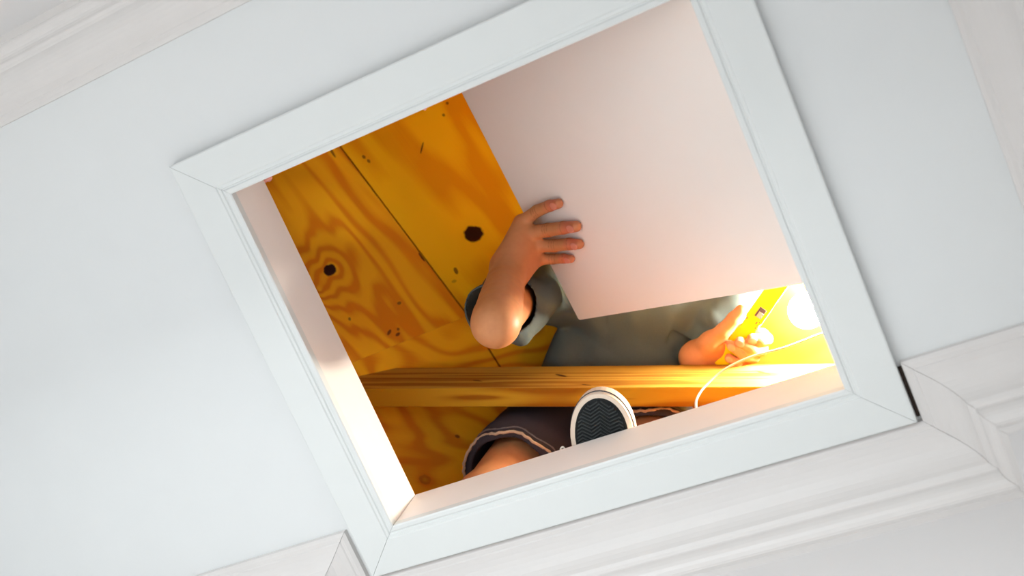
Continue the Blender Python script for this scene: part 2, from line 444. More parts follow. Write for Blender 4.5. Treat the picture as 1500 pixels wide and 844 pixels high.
M['ply_a'] = wood('plywood_knotty', PLA, PDK, DP, knots=((0.186, 0.1745, .011, .0125, .2, .34, 4.5, 1.0), (0.205, 0.215, .016, .012, 0, .25, 2.0, .0), (0.360, 0.155, .006, .003, 1.2, .03, 1.5, .8), (0.374, 0.143, .003, .005, 0, .0, 1.5, .8), (0.366, 0.136, .003, .003, 0, .0, 1.5, .7), (0.289, 0.203, .0035, .0025, .4, .03, 1.5, .7), (0.325, 0.101, .003, .004, .4, .03, 1.5, .7), (-0.004, 0.021, .012, .0025, .1, .0, 1.5, .7), (0.278, 0.004, .010, .002, .0, .0, 1.5, .8)), su=1.6, sv=7.5, bands=9, seed=2.2, det=2.6)
M['ply_b'] = wood('plywood_smooth', (0.97, 0.58, 0.007, 1), (0.82, 0.37, 0.004, 1), DP, knots=((0.305, -0.1175, .0165, .0205, .45, .12, 2.6, 1.0), (0.359, -0.174, .007, .005, 0, .08, 2.4, .6), (0.344, -0.0377, .007, .004, .3, .02, 1.5, .8), (0.359, -0.0207, .003, .005, .3, .0, 1.5, .4), (0.096, -0.140, .012, .0016, .9, .0, 1.5, .9), (0.041, -0.0267, .004, .003, 0, .0, 1.5, .7), (0.054, -0.0296, .004, .003, 0, .0, 1.5, .7), (0.051, -0.2456, .003, .003, 0, .0, 1.5, .7), (0.067, -0.2228, .003, .003, 0, .0, 1.5, .7)), su=1.2, sv=5.5, bands=6, seed=5.7, det=2.2)
M['ply_c'] = wood('plywood_pale', (0.62, 0.39, 0.05, 1), (0.52, 0.29, 0.03, 1), DP, knots=((0.4, 0.2, .015, .011, .2, .4, 2.6, 1.0),), su=1.0, sv=3.6, bands=7, seed=11.0, sharp=0.8)
M['ply_d'] = wood('plywood_wavy', PLA, PDK, DP, knots=((-0.02, 0.02, .05, .012, .6, .35, 3.2, 0), (0.115, 0.175, .012, .009, .2, .12, 2.6, .3), (0.17, 0.08, .005, .003, .2, .03, 2.0, .7), (-0.03, 0.075, .004, .003, .2, .05, 2.0, .7), (0.02, 0.16, .005, .012, .2, .2, 2.0, .4)), su=2.2, sv=6.0, bands=8, seed=14.5, det=2.2)
M['felt'] = plain('roofing_felt', (0.03, 0.025, 0.02, 1), 0.9)
O_ = Vector((-0.024, 0.090, zof(PA, -0.024, 0.090)))
regA = lower(lower(full, PA, PB), PA, PC)
regB = lower(lower(full, PB, PA), PB, PC)
regC = lower(lower(full, PC, PA), PC, PB)
regA, regB, regC = [clip(r_, .040 - p_[0], -p_[1], -p_[2]) for r_, p_ in ((regA, PA), (regB, PB), (regC, PC))]
sheet(clip(regA, *LEFT), PA, (-SD if False else SD), M['ply_a'], O_)
sheet(clip(regA, *RIGHT), PA, SD, M['ply_b'], O_)
OB = Vector((-0.0688, 0.5397, 0.4500))
sheet(clip(regB, *LEFT), PB, (0.93, 0.36, 0), M['ply_d'], OB)
sheet(clip(regB, *RIGHT), PB, (0.93, 0.36, 0), M['ply_d'], OB)
for lo_, hi_ in ((-9, 0.30), (0.30, 0.9), (0.9, 9)):
    q = clip(clip(regC, lo_, 0, -1), -hi_, 0, 1)
    if len(q) > 2: sheet(q, PC, (0.80, -0.3, 0), M['ply_c'], (0.5, 0.5, 0.8))
def grow(P, Q, d): return (P[0] - Q[0] - d, P[1] - Q[1], P[2] - Q[2])
for pl, o1, o2 in ((PA, PB, PC), (PB, PA, PC), (PC, PA, PB)):
    q = clip(clip([(X0 - .02, Y0 - .02), (X1 + .02, Y0 - .02), (X1 + .02, Y1 + .02), (X0 - .02, Y1 + .02)], *grow(pl, o1, .03)), *grow(pl, o2, .03)); q = clip(q, .034 - pl[0], -pl[1], -pl[2])
    n_ = Vector((-pl[1], -pl[2], 1)).normalized(); lw = [Vector((x, y, zof(pl, x, y))) + n_ * .0125 for x, y in q]
    bm = prism_between(lw, [p + n_ * .004 for p in lw]); me = bpy.data.meshes.new('underlay'); bm.to_mesh(me); bm.free(); link('underlay', me, M['felt'], roof)

# gable ends
def gable(y, t):
    xs = sorted([X0, X1] + [x for x in np.linspace(X0, X1, 40)])
    pts = [(x, y, CZ + .02) for x in (X0, X1)]
    top = [(x, y, min(zof(PA, x, y), zof(PB, x, y), zof(PC, x, y))) for x in xs[::-1]]
    top = [(x, yy, max(z, CZ + .021)) for x, yy, z in top]
    ring = pts + top
    bm = prism_between(ring, [(x, yy + t, z) for x, yy, z in ring])
    me = bpy.data.meshes.new('gable_sheet'); bm.to_mesh(me); bm.free()
    plane_uv(me, (0, y, 0), (0, 0, 1), (1, 0, 0))
    link('gable_sheet', me, M['ply_c'], roof)
gable(Y0, -0.012); gable(Y1, 0.012)

# attic floor boards around the hatch
dk = thing('attic_floor', (0.5, 0.5, CZ + .014), kind='structure')
def deck_board(x0, x1, y0, y1):
    bm = box(x0, x1, y0, y1, JD - 0.019, JD - 0.001, 0.001)
    me = bpy.data.meshes.new('floorboard'); bm.to_mesh(me); bm.free()
    plane_uv(me, (x0 * 3, y0 * 5, 0), (1, 0, 0), (0, 1, 0))
    link('floorboard', me, M['deck'], dk)
jx0, jx1, jy0, jy1 = ix0 - .020, ix1 + .020, iy0 - .020, iy1 + .020
n = 8; st = (Y1 - .01 - jy1) / n
for k in range(n): deck_board(-0.40, 1.60, jy1 + st * k + .001, jy1 + st * (k + 1) - .001)
n = 5; st = (jy0 - Y0 - .01) / n
for k in range(n): deck_board(-0.40, 1.55, Y0 + .01 + st * k + .001, Y0 + .01 + st * (k + 1) - .001)
n = 5; st = (jy1 - jy0) / n
for k in range(n):
    deck_board(-0.40, jx0, jy0 + st * k + .001, jy0 + st * (k + 1) - .001)
    deck_board(jx1, 1.55, jy0 + st * k + .001, jy0 + st * (k + 1) - .001)
def joist(x0, x1, y0, y1):
    bm = box(x0, x1, y0, y1, CZ + .0135, JD - .0195, .001)
    me = bpy.data.meshes.new('joist'); bm.to_mesh(me); bm.free()
    plane_uv(me, (0, 0, 0), (0, 1, 0), (1, 0, 0.3))
    link('joist', me, M['deck'], dk)
for xj in (jx0 - .038, jx1, -0.36, 1.24, 1.5): joist(xj, xj + .036, Y0 + .02, Y1 - .02)

# ------------------------------------------------------------------ the tie beam across the opening
be = Vector((0.9500, 0.3123, 0)).normalized(); bn = Vector((-be.y, be.x, 0))      # along the beam, across it (+ away from the camera side)
b0 = Vector((0.2391, 0.6350, 0.40))                  # on its lower camera-side arris
L0, L1 = -0.400, 0.80
def beam():
    t = thing('tie_beam', b0 + be * 0.35, 'rough sawn pine beam crossing the attic opening in front of the person', 'beam')
    bm = obox(b0 + be * ((L0 + L1) / 2) + bn * 0.019 + Vector((0, 0, 0.0575)), be, bn, (0, 0, 1), (L1 - L0) / 2, 0.019, 0.0575, 0.0015)
    me = bpy.data.meshes.new('beam'); bm.normal_update(); bm.to_mesh(me); bm.free()
    uvl = me.uv_layers.new(name='UVMap')
    for f in me.polygons:
        under = abs(f.normal.z) > 0.7
        for li in f.loop_indices:
            p = me.vertices[me.loops[li].vertex_index].co - b0
            uvl.data[li].uv = (p.dot(be), p.dot(bn) if under else -0.02 - p.z * 1.0)
    me.materials.append(M['beam_face']); me.materials.append(M['beam_under'])
    for f in me.polygons:
        if abs(f.normal.z) > 0.7: f.material_index = 1
    o = bpy.data.objects.new('timber', me); C.objects.link(o); me.transform(Matrix.Translation(-t.location)); o.parent = t
    return t
M['beam_face'] = wood('beam_face', (0.52, 0.29, 0.045, 1), (0.30, 0.115, 0.012, 1), DP,
    knots=((0.04, -0.085, .014, .003, .5, .05, 1.5, .9), (0.10, -0.035, .010, .002, .3, .03, 1.5, .8), (0.42, -0.09, .016, .003, .6, .05, 1.5, .9), (-0.12, -0.06, .010, .0025, .3, .03, 1.2, .7)),
    su=0.9, sv=20, bands=6, seed=4.3, fibre=0.7)
M['beam_under'] = wood('beam_under', (0.60, 0.34, 0.020, 1), (0.36, 0.135, 0.006, 1), DP,
    knots=((0.62, 0.012, .02, .008, 0, .25, 1.6, .0), (-0.1, 0.018, .06, .006, 0, .3, 1.4, 0), (0.18, 0.022, .07, .008, 0, .3, 1.4, 0)),
    su=1.8, sv=11, bands=3.0, seed=8.1, fibre=0.3)
beam()

# ------------------------------------------------------------------ the white hatch panel, resting on the right jamb and lifted at its left edge
A1 = Vector((0.3362, 0.5704, 0.5225)); A3 = Vector((0.3046, 0.0800, 0.5225)); A2 = Vector((0.8095, 0.5399, 0.145))
pu = (A2 - A1).normalized(); pv = (A3 - A1).normalized(); pn = pu.cross(pv).normalized()
if pn.z < 0: pn = -pn
PL = 0.650
def panel():
    bm = bmesh.new()
    # outline with slightly rounded corners
    out = []
    rr = 0.005
    for (cu, cv, a0) in ((rr, rr, 180), (PL - rr, rr, 270), (PL - rr, .76 - rr, 0), (rr, .76 - rr, 90)):
        for k in range(5):
            q = math.radians(a0 + 22.5 * k); out.append((cu + rr * math.cos(q), cv + rr * math.sin(q)))
    ringA = [A1 + pu * a + pv * b for a, b in out]
    t = thing('hatch_panel', A1 + pu * .3 + pv * .3, 'plain white hatch panel propped in the opening, pushed up by a hand', 'panel')
    put('board', prism_between(ringA, [p + pn * .0122 for p in ringA]), M['panel'], t)
    put('backing', prism_between([p + pn * .0123 for p in ringA], [p + pn * .0150 for p in ringA]), M['edge'], t)
panel()

# ------------------------------------------------------------------ signed-distance modelling for the person
def cone(a, b, ra, rb, k=0.01): return ('c', np.array(a, float), np.array(b, float), ra, rb, k)
def ell(c, r, k=0.01, ax=None): return ('e', np.array(c, float), np.array(r, float), np.eye(3) if ax is None else np.array(ax, float), 0, k)
def dprim(p, P):
    if p[0] == 'c':
        _, a, b, ra, rb, k = p
        ba = b - a; L = ba @ ba + 1e-12
        t = np.clip(((P - a) @ ba) / L, 0, 1)
        return np.linalg.norm(P - a - t[:, None] * ba, axis=1) - (ra + t * (rb - ra))
    _, c, r, ax, _z, k = p
    q = ((P - c) @ ax.T)
    n1 = np.linalg.norm(q / r, axis=1); n2 = np.linalg.norm(q / (r * r), axis=1) + 1e-9
    return n1 * (n1 - 1) / n2
def smin(a, b, k):
    if k <= 0: return np.minimum(a, b)
    h = np.maximum(k - np.abs(a - b), 0) / k
    return np.minimum(a, b) - h * h * k * 0.25
def field(prims, P):
    d = None
    for p in prims:
        v = dprim(p, P); d = v if d is None else smin(d, v, p[5])
    return d
def nets(prims, h, pad=0.02, post=None, B=16, cuts=()):
    """naive surface nets over the blocks near the surface; post(P, d) may reshape the field"""
    lo = np.min([np.min([p[1] - (max(p[3], p[4]) if p[0] == 'c' else max(p[2])), (p[2] if p[0] == 'c' else p[1]) - (max(p[3], p[4]) if p[0] == 'c' else max(p[2]))], axis=0) for p in prims], axis=0) - pad
    hi = np.max([np.max([p[1] + (max(p[3], p[4]) if p[0] == 'c' else max(p[2])), (p[2] if p[0] == 'c' else p[1]) + (max(p[3], p[4]) if p[0] == 'c' else max(p[2]))], axis=0) for p in prims], axis=0) + pad
    nb = np.ceil((hi - lo) / (B * h)).astype(int)
    N = nb * B + 1
    I = np.stack(np.meshgrid(*[np.arange(n) for n in nb], indexing='ij'), -1).reshape(-1, 3)
    cen = lo + (I + 0.5) * B * h
    R = B * h * 0.87
    per = np.stack([dprim(p, cen) for p in prims])
    dmin = per.min(0)
    keep = np.abs(dmin) < R * 1.15 + pad
    g = np.arange(B + 1)
    G = np.stack(np.meshgrid(g, g, g, indexing='ij'), -1).reshape(-1, 3)
    S1, S2 = N[1] * N[2], N[2]
    key = lambda A: A[..., 0].astype(np.int64) * S1 + A[..., 1] * S2 + A[..., 2]
    keys = []; verts = []; quads = []
    corners = np.array([[i, j, k] for i in (0, 1) for j in (0, 1) for k in (0, 1)])
    edges = [(a, b) for a in range(8) for b in range(a + 1, 8) if np.abs(corners[a] - corners[b]).sum() == 1]
    for bi in np.nonzero(keep)[0]:
        sel = [prims[j] for j in range(len(prims)) if per[j, bi] < max(dmin[bi], 0) + 2.2 * R + 0.06]
        if not sel: continue
        base = I[bi] * B
        P = lo + (base + G) * h
        d = field(sel, P)
        if post is not None: d = post(P, d)
        if d.min() > 0 or d.max() < 0: continue
        D = d.reshape(B + 1, B + 1, B + 1)
        vals = [D[c[0]:B + c[0], c[1]:B + c[1], c[2]:B + c[2]] for c in corners]
        neg = [v < 0 for v in vals]; cnt = sum(x.astype(int) for x in neg)
        act = (cnt > 0) & (cnt < 8)
        ii = np.stack(np.nonzero(act), -1)
        acc = np.zeros((len(ii), 3)); nn = np.zeros(len(ii))
        vv = [v[act] for v in vals]
        for a, b in edges:
            cr = (vv[a] < 0) != (vv[b] < 0)
            t = np.where(cr, vv[a] / np.where(cr, vv[a] - vv[b], 1), 0)
            pt = corners[a] + t[:, None] * (corners[b] - corners[a])
            acc += pt * cr[:, None]; nn += cr
        verts.append(lo + (base + ii + acc / nn[:, None]) * h); keys.append(key(base + ii))
        for ax in range(3):
            sh = [0, 0, 0]; sh[ax] = 1
            a = D[:B, :B, :B]; b = D[sh[0]:B + sh[0], sh[1]:B + sh[1], sh[2]:B + sh[2]]
            cr = (a < 0) != (b < 0)
            e = np.stack(np.nonzero(cr), -1); fl = (a[cr] < 0)
            e = e + base; u, v = [q for q in range(3) if q != ax]
            du = np.zeros(3, int); dv = np.zeros(3, int); du[u] = 1; dv[v] = 1
            qd = np.stack([key(e - du - dv), key(e - dv), key(e), key(e - du)], -1)
            if ax == 1: fl = ~fl
            qd[~fl] = qd[~fl][:, ::-1]
            quads.append(qd)
    K = np.concatenate(keys); Vt = np.concatenate(verts); Q = np.concatenate(quads)
    o = np.argsort(K); K = K[o]; Vt = Vt[o]
    idx = np.clip(np.searchsorted(K, Q), 0, len(K) - 1)
    ok = (K[idx] == Q).all(1)
    return Vt, idx[ok]
def make(name, Vt, Q, mat, parent, tint=None):
    me = bpy.data.meshes.new(name)
    me.vertices.add(len(Vt)); me.vertices.foreach_set('co', Vt.astype(np.float32).ravel())
    me.loops.add(len(Q) * 4); me.polygons.add(len(Q))
    me.loops.foreach_set('vertex_index', Q.astype(np.int32).ravel())
    me.polygons.foreach_set('loop_start', np.arange(len(Q), dtype=np.int32) * 4)
    me.update(calc_edges=True); me.validate()
    if tint is not None:
        a = me.color_attributes.new('tint', 'FLOAT_COLOR', 'POINT')
        cc = np.zeros((len(Vt), 4), np.float32); cc[:, :tint.shape[1]] = tint; cc[:, 3] = 1
        a.data.foreach_set('color', cc.ravel())
    return link(name, me, mat, parent, True)
def folds(P, a=0.003, s=1.0):
    x, y, z = P[:, 0] * s, P[:, 1] * s, P[:, 2] * s
    return a * (np.sin(31 * x + 17 * y + 9 * np.sin(7 * z + 5 * x)) * np.cos(23 * z - 13 * x + 3) + 0.5 * np.sin(67 * y - 41 * z + 11 * np.sin(9 * x)))

# ------------------------------------------------------------------ the person: squats over the hatch, leans forward over the beam
E3 = lambda *v: Vector(v)
V_ = lambda t: np.array(t, float)
def on_panel(t, off):           # shift a point vertically so that it lies off below the panel's underside
    p = Vector(t); h = (A1 - p).dot(pn) / pn.z
    return np.array((p.x, p.y, p.z + h - off / pn.z))
person = thing('person', (0.42, 0.86, JD), 'person in grey T-shirt and dark denim shorts crouching above the opening', 'person')
# --- arm on the left of the picture, its hand flat against the panel
shR, elR, wrR = V_((0.2128, 0.4978, 0.6000)), V_((0.2996, 0.4532, 0.2150)), V_((0.2833, 0.4133, 0.4150))
def finger(mcp, pip, dip, tip, r, k=0.004, first=0.012):
    return [cone(mcp, pip, r * 1.10, r * 1.0, first), cone(pip, dip, r * 1.0, r * 0.93, k), cone(dip, tip, r * 0.93, r * 0.80, k)]
fR = {}
def pfing(name, mcp, pip, dip, tip, r, mz, pz):
    m_ = V_(mcp); p_ = on_panel(pip, pz); d_ = on_panel(dip, r * 1.15); t_ = on_panel(tip, r * 0.85)
    fR[name] = (m_, p_, d_, t_, r)
pfing('index', (0.3257, 0.3460, 0.4750), (0.3663, 0.3350, 0.4700), (0.3968, 0.3318, 0.4550), (0.4186, 0.3322, 0.4450), .0116, .024, .017)
pfing('middle', (0.3257, 0.3673, 0.4660), (0.3743, 0.3742, 0.4700), (0.4086, 0.3775, 0.4500), (0.4357, 0.3806, 0.4340), .0128, .030, .021)
pfing('ring', (0.3251, 0.3929, 0.4680), (0.3713, 0.4065, 0.4700), (0.4042, 0.4103, 0.4550), (0.4239, 0.4148, 0.4450), .0118, .029, .020)
pfing('little', (0.3231, 0.4214, 0.4760), (0.3517, 0.4334, 0.4900), (0.3739, 0.4372, 0.4800), (0.3892, 0.4410, 0.4740), .0097, .024, .016)
hand = []
wr2 = wrR + (fR['middle'][0] - wrR) * 0.30
for nme, r0, off in (('index', .0145, -1), ('middle', .0160, -.3), ('ring', .0155, .4), ('little', .0135, 1)):
    m_ = fR[nme][0]
    ax = fR['little'][0] - fR['index'][0]; ax /= np.linalg.norm(ax)
    hand.append(cone(wrR + ax * off * 0.019, m_, .0190, r0, .024))
for nme in ('index', 'middle', 'ring', 'little'):
    m_, p_, d_, t_, r = fR[nme]; hand += finger(m_, p_, d_, t_, r, .003, .008)
# thumb: leaves the wrist side of the palm and closes over the panel's edge from above
th = [wrR + V_((-.004, -.004, .014)), V_((0.2921, 0.3757, 0.5050)), V_((0.2939, 0.3774, 0.5600)), on_panel((0.3637, 0.3812, 0.5000), -.026)]
hand += [cone(th[0], th[1], .017, .0145, .02), cone(th[1], th[2], .0135, .0120, .008), cone(th[2], th[3], .0120, .0095, .005)]
armR = [cone(shR, elR, .046, .0370, .015)]
_rt = [.0385, .0402, .0405, .0398, .0385, .0365, .0345, .0325, .0310]
for _i in range(8): armR.append(cone(elR + (wrR - elR) * _i / 8, elR + (wrR - elR) * (_i + 1) / 8, _rt[_i], _rt[_i + 1], .001 if _i else .02))
armR += [cone(elR + (wrR - elR) * .80, (wrR + fR['middle'][0] + fR['ring'][0]) / 3, .0300, .0200, .012)]
# --- arm on the right of the picture, holding the yellow tool
dvA, dvB = V_((0.5665, 0.7397, 0.5220)), V_((0.7131, 0.6309, 0.5100))                     # tool axis, front face centre line
dax = (dvB - dvA) / np.linalg.norm(dvB - dvA)
view = V_((0.6274, 0.6880, 0.5200)) - V_((0.6885, 0.5920, 0.2000)); view /= np.linalg.norm(view)   # roughly away from the room
dn = view - dax * (view @ dax); dn /= np.linalg.norm(dn)                      # tool's depth direction, pointing up into the attic
dw = np.cross(dn, dax); 
if dw[0] < 0: dw = -dw                                                         # tool's width direction, towards the bulb
TW, TH, TT = .0168, .075, .011                                                 # half width, half length (lower part), half thickness
def td(a, b, c): return dvA + dax * a + dw * b + dn * (c + TT)
shL, elL, wrL = V_((0.6273, 0.6507, 0.6200)), V_((0.4236, 0.9212, 0.7600)), V_((0.5135, 0.7250, 0.5530))
LH = []
palm = V_((0.5634, 0.7075, 0.5430))
wv = dax
mc = {'index': td(.074, .030, .022), 'middle': td(.052, .030, .026), 'ring': td(.030, .028, .026), 'little': td(.012, .024, .024)}
pp = {'index': td(.081, .040, .004), 'middle': td(.058, .044, .004), 'ring': td(.036, .040, .004), 'little': td(.016, .034, .003)}
dd = {'index': td(.080, .033, -.012), 'middle': td(.058, .030, -.018), 'ring': td(.038, .024, -.018), 'little': td(.016, .022, -.017)}
tt = {'index': td(.074, .018, -.017), 'middle': td(.057, .003, -.021), 'ring': td(.041, -.006, -.021), 'little': td(.017, .004, -.020)}
rr_ = {'index': .0120, 'middle': .0120, 'ring': .0118, 'little': .0102}
for q in mc:
    LH.append(cone(wrL, mc[q], .020, .0125, .022))
LH.append(cone(wrL, palm, .022, .019, .02))
LH.append(cone(palm, td(.030, -.018, .016), .019, .014, .02))
for q in mc: LH += finger(mc[q], pp[q], dd[q], tt[q], rr_[q], .003, .008)
tL = [V_((0.5551, 0.6974, 0.5280)), V_((0.5911, 0.6788, 0.5140)), V_((0.6184, 0.6620, 0.5080)), V_((0.6362, 0.6507, 0.5060))]
LH += [cone(wrL, tL[0], .020, .0175, .02), cone(tL[0], tL[1], .0185, .0140, .012), cone(tL[1], tL[2], .0135, .0130, .006), cone(tL[2], tL[3], .0128, .0105, .004)]
armL = [cone(shL, elL, .044, .038, .01), cone(elL, elL + (wrL - elL) * .4, .038, .038, .006), cone(elL + (wrL - elL) * .4, wrL, .038, .024, .006)]
# --- trunk, head, legs
neck = V_((0.4482, 0.5463, 0.6600)); headc = V_((0.4796, 0.4691, 0.6650))
chest = V_((0.4220, 0.6072, 0.6650)); belly = V_((0.3381, 0.7346, 0.6650)); pel = V_((0.2616, 0.8166, 0.6000))
spread = (shL - shR) / np.linalg.norm(shL - shR)
trunk = [cone(shR + spread * .02, shL - spread * .02, .042, .046, .01), cone(chest - spread * .032, belly - spread * .045, .072, .070, .02), cone(chest + spread * .040, belly + spread * .030, .072, .066, .02),
         cone(belly - spread * .045, pel - spread * .05, .070, .078, .02), cone(belly + spread * .030, pel + spread * .05, .066, .078, .02), cone(chest, neck, .06, .052, .03), cone(neck, headc, .052, .055, .03)]
hipR, knR, anR = pel - spread * .09, V_((0.1320, 0.7669, 0.2350)), V_((0.0517, 0.9376, 0.1750))
hipL, knL, anL = pel + spread * .09, V_((0.4207, 0.8316, 0.3300)), V_((0.3617, 0.8107, 0.2000))
legs = [cone(hipR, knR, .085, .058, .04), cone(knR, knR + (anR - knR) * .35, .056, .056, .03), cone(knR + (anR - knR) * .35, anR, .056, .036, .03),
        cone(hipL, knL, .085, .060, .04), cone(knL, knL + (anL - knL) * .35, .056, .054, .03), cone(knL + (anL - knL) * .35, anL, .054, .038, .03)]
# head: looks down through the hatch
fwd = np.array((0.0, -0.30, -0.95)); fwd /= np.linalg.norm(fwd); hup = np.array((0.05, -0.95, 0.30)); hup -= fwd * (hup @ fwd); hup /= np.linalg.norm(hup); hsd = np.cross(fwd, hup)
HA = np.stack([hsd, hup, fwd])
def hp(a, b, c): return headc + hsd * a + hup * b + fwd * c
head = [ell(hp(0, .03, -.012), (.074, .096, .090), .02, HA), ell(hp(0, -.045, .030), (.052, .062, .058), .04, HA), cone(hp(0, .012, .084), hp(0, -.018, .103), .008, .012, .012),
        cone(hp(-.032, .022, .074), hp(.032, .022, .074), .010, .010, .015), ell(hp(0, -.050, .080), (.024, .007, .010), .01, HA), ell(hp(0, -.085, .062), (.022, .018, .020), .02, HA)]
for s_ in (-1, 1): head += [ell(hp(s_ * .078, 0, .0), (.010, .030, .018), .008, HA), ell(hp(s_ * .040, -.012, .062), (.022, .020, .016), .02, HA)]
legs += [cone(anR, anR + V_((0.0, .03, -.02)), .034, .030, .02), cone(anL, anL + V_((0.0, .02, -.03)), .036, .030, .02)]
allp = trunk + legs + head + armR + armL + hand + LH
Vt, Q = nets(allp, 0.0024, pad=0.008)
# natural skin tints: redder finger ends and knuckles, creases over the joints
red = np.zeros(len(Vt)); cre = np.zeros(len(Vt))
for q in fR:
    m_, p_, d_, t_, r = fR[q]
    red = np.maximum(red, np.clip(1.5 - np.linalg.norm(Vt - (t_ * .55 + d_ * .45), axis=1) / (r * 1.45), 0, 1) * .95)
    red = np.maximum(red, np.clip(1 - np.linalg.norm(Vt - m_, axis=1) / .020, 0, 1) * .7)
    for c_, wd in ((p_, .0065), (d_, .0040)):
        ax = (d_ - m_) / np.linalg.norm(d_ - m_)
        s_ = (Vt - c_) @ ax; near = np.linalg.norm(Vt - c_, axis=1) < r * 1.6
        cre = np.maximum(cre, near * np.clip(np.cos(s_ / .0052 * 6.2832) * 1.2 - .3, 0, 1) * (np.abs(s_) < wd) * .6)
for q in tt:
    red = np.maximum(red, np.clip(1.5 - np.linalg.norm(Vt - tt[q], axis=1) / .016, 0, 1) * .5)
    red = np.maximum(red, np.clip(1.3 - np.linalg.norm(Vt - pp[q], axis=1) / .016, 0, 1) * .3)
hd = np.linalg.norm(Vt - hp(0, -.050, .085), axis=1)
red = np.maximum(red, (hd < .020) * .8)
red = np.maximum(red, np.clip(1 - np.linalg.norm(Vt - (wrR + fR['ring'][0]) / 2, axis=1) / .06, 0, 1) * .35)
tint = np.stack([red, cre, red * 0], -1)
make('body', Vt, Q, M['skin'], person, tint)
def put_nail(c, along, outw, w_, l_):
    along = Vector(along).normalized(); outw = Vector(outw); outw = (outw - along * outw.dot(along)).normalized(); sd_ = along.cross(outw)
    bm = bmesh.new(); bmesh.ops.create_uvsphere(bm, u_segments=14, v_segments=8, radius=1)
    bm.transform(Matrix(((sd_.x * w_, along.x * l_, outw.x * .0012, c[0]), (sd_.y * w_, along.y * l_, outw.y * .0012, c[1]), (sd_.z * w_, along.z * l_, outw.z * .0012, c[2]), (0, 0, 0, 1))))
    put('fingernail', bm, M['nailskin'], person, True)
for q in fR:
    m_, p_, d_, t_, r = fR[q]; o_ = -V_(pn)
    put_nail(t_ * .85 + d_ * .15 + o_ * (r * .80), t_ - d_, o_, r * .62, r * .72)
for q in tt:
    o_ = -dn if q != 'index' else -dn * .8 + dw * .2
    o_ = o_ / np.linalg.norm(o_)
    put_nail(tt[q] * .92 + dd[q] * .08 + o_ * (rr_[q] * .80), tt[q] - dd[q], o_, rr_[q] * .60, rr_[q] * .75)
for s_ in (-1, 1):
    bm = bmesh.new(); bmesh.ops.create_uvsphere(bm, u_segments=16, v_segments=10, radius=.0115)
    bm.transform(Matrix.Translation(Vector(hp(s_ * .031, .004, .066)))); put('eye', bm, M['eye'], person, True)
    bm = bmesh.new(); bmesh.ops.create_uvsphere(bm, u_segments=12, v_segments=8, radius=.0052)
    bm.transform(Matrix.Translation(Vector(hp(s_ * .031, .004, .0733)))); put('iris', bm, M['hair'], person, True)
hv, hq = nets([ell(hp(0, .040, -.020), (.084, .100, .092), .02, HA)], 0.004, pad=.01,
    post=lambda P, d: np.maximum(d + folds(P, .003, 4), np.maximum(((P - headc) @ fwd) - .052 + .4 * np.maximum(0, -((P - headc) @ hup) + .05), -((P - headc) @ hup) - .045)))
make('hair', hv, hq, M['hair'], person)

# --- T-shirt: shell round the trunk with two open sleeves
opR, opL = V_((0.2332, 0.4733, 0.3850)), V_((0.5382, 0.7263, 0.5800))
slR = [cone(shR, V_((0.2342, 0.4860, 0.4900)), .062, .060, .02), cone(V_((0.2342, 0.4860, 0.4900)), opR, .060, .058, .02), cone(V_((0.2845, 0.5133, 0.5000)), V_((0.2599, 0.5338, 0.4050)), .026, .020, .02)]
inR = [cone(shR * .3 + opR * .7, opR + (opR - shR) * .4, .050, .058, .0), cone(shR, elR, .052, .046, .01), cone(elR, wrR, .046, .040, 0), cone(wrR, fR['middle'][0], .040, .035, 0)]
slL = [cone(shL, opL, .068, .050, .02), cone(V_((0.6118, 0.6413, 0.6000)), V_((0.5720, 0.6577, 0.5700)), .045, .030, .008), cone(V_((0.5520, 0.6962, 0.5900)), V_((0.5258, 0.7237, 0.6000)), .026, .020, .006)]
inL = [cone(shL * .4 + opL * .6, opL + (opL - shL) * .4, .040, .050, .0), cone(shL, elL, .052, .040, .01)]
body_s = [cone(V_((0.2839, 0.4955, 0.5800)), V_((0.2839, 0.5014, 0.5000)), .048, .036, .012), cone(shR + spread * .02, shL - spread * .02, .057, .066, .02), cone(chest - spread * .040, belly - spread * .050, .098, .096, .04), cone(chest + spread * .050, belly + spread * .040, .104, .098, .05),
          cone(belly - spread * .045, pel - spread * .05 - V_((0, .04, 0)), .096, .094, .05), cone(belly + spread * .045, pel + spread * .05 - V_((0, .04, 0)), .096, .094, .05), cone(chest, neck, .08, .062, .04),
          cone(V_((0.2542, 0.6485, 0.6000)), V_((0.2784, 0.6961, 0.6200)), .028, .05, .05)]
nrR = (opR - shR) / np.linalg.norm(opR - shR); nrR = nrR * .7 + V_((-.45, .15, -.5)) * .5; nrR /= np.linalg.norm(nrR)
nrL = (opL - shL) / np.linalg.norm(opL - shL)
def post_shirt(P, d):
    d = d + folds(P, .0032, 1.0) * np.where(np.linalg.norm(P - shR, axis=1) < .2, 1, .4)
    a = (P - opR) @ nrR; near = np.linalg.norm(P - opR, axis=1) < .11
    d = np.where(near, np.maximum(d, a - .002 * np.sin(P[:, 0] * 90)), d)
    b = (P - opL) @ nrL; near = np.linalg.norm(P - opL, axis=1) < .085
    tor = field(body_s[2:6], P)
    d = np.where(near, np.maximum(d, np.minimum(b, tor - .002)), d)
    inner = np.minimum(field(inR, P), field(inL, P)) + folds(P, .0022, 1.0)
    inner = np.maximum(inner, .004 - field(body_s[2:6], P))
    d = np.maximum(d, -inner)
    nk = neck + (headc - neck) * .35; dd_ = (headc - neck) / np.linalg.norm(headc - neck)
    return np.maximum(d, -np.maximum(-((P - nk) @ dd_), np.linalg.norm(P - nk - ((P - nk) @ dd_)[:, None] * dd_, axis=1) - .11))
sv, sq = nets(body_s + slR + slL, 0.0028, pad=.012, post=post_shirt)
make('t_shirt', sv, sq, M['shirt'], person)

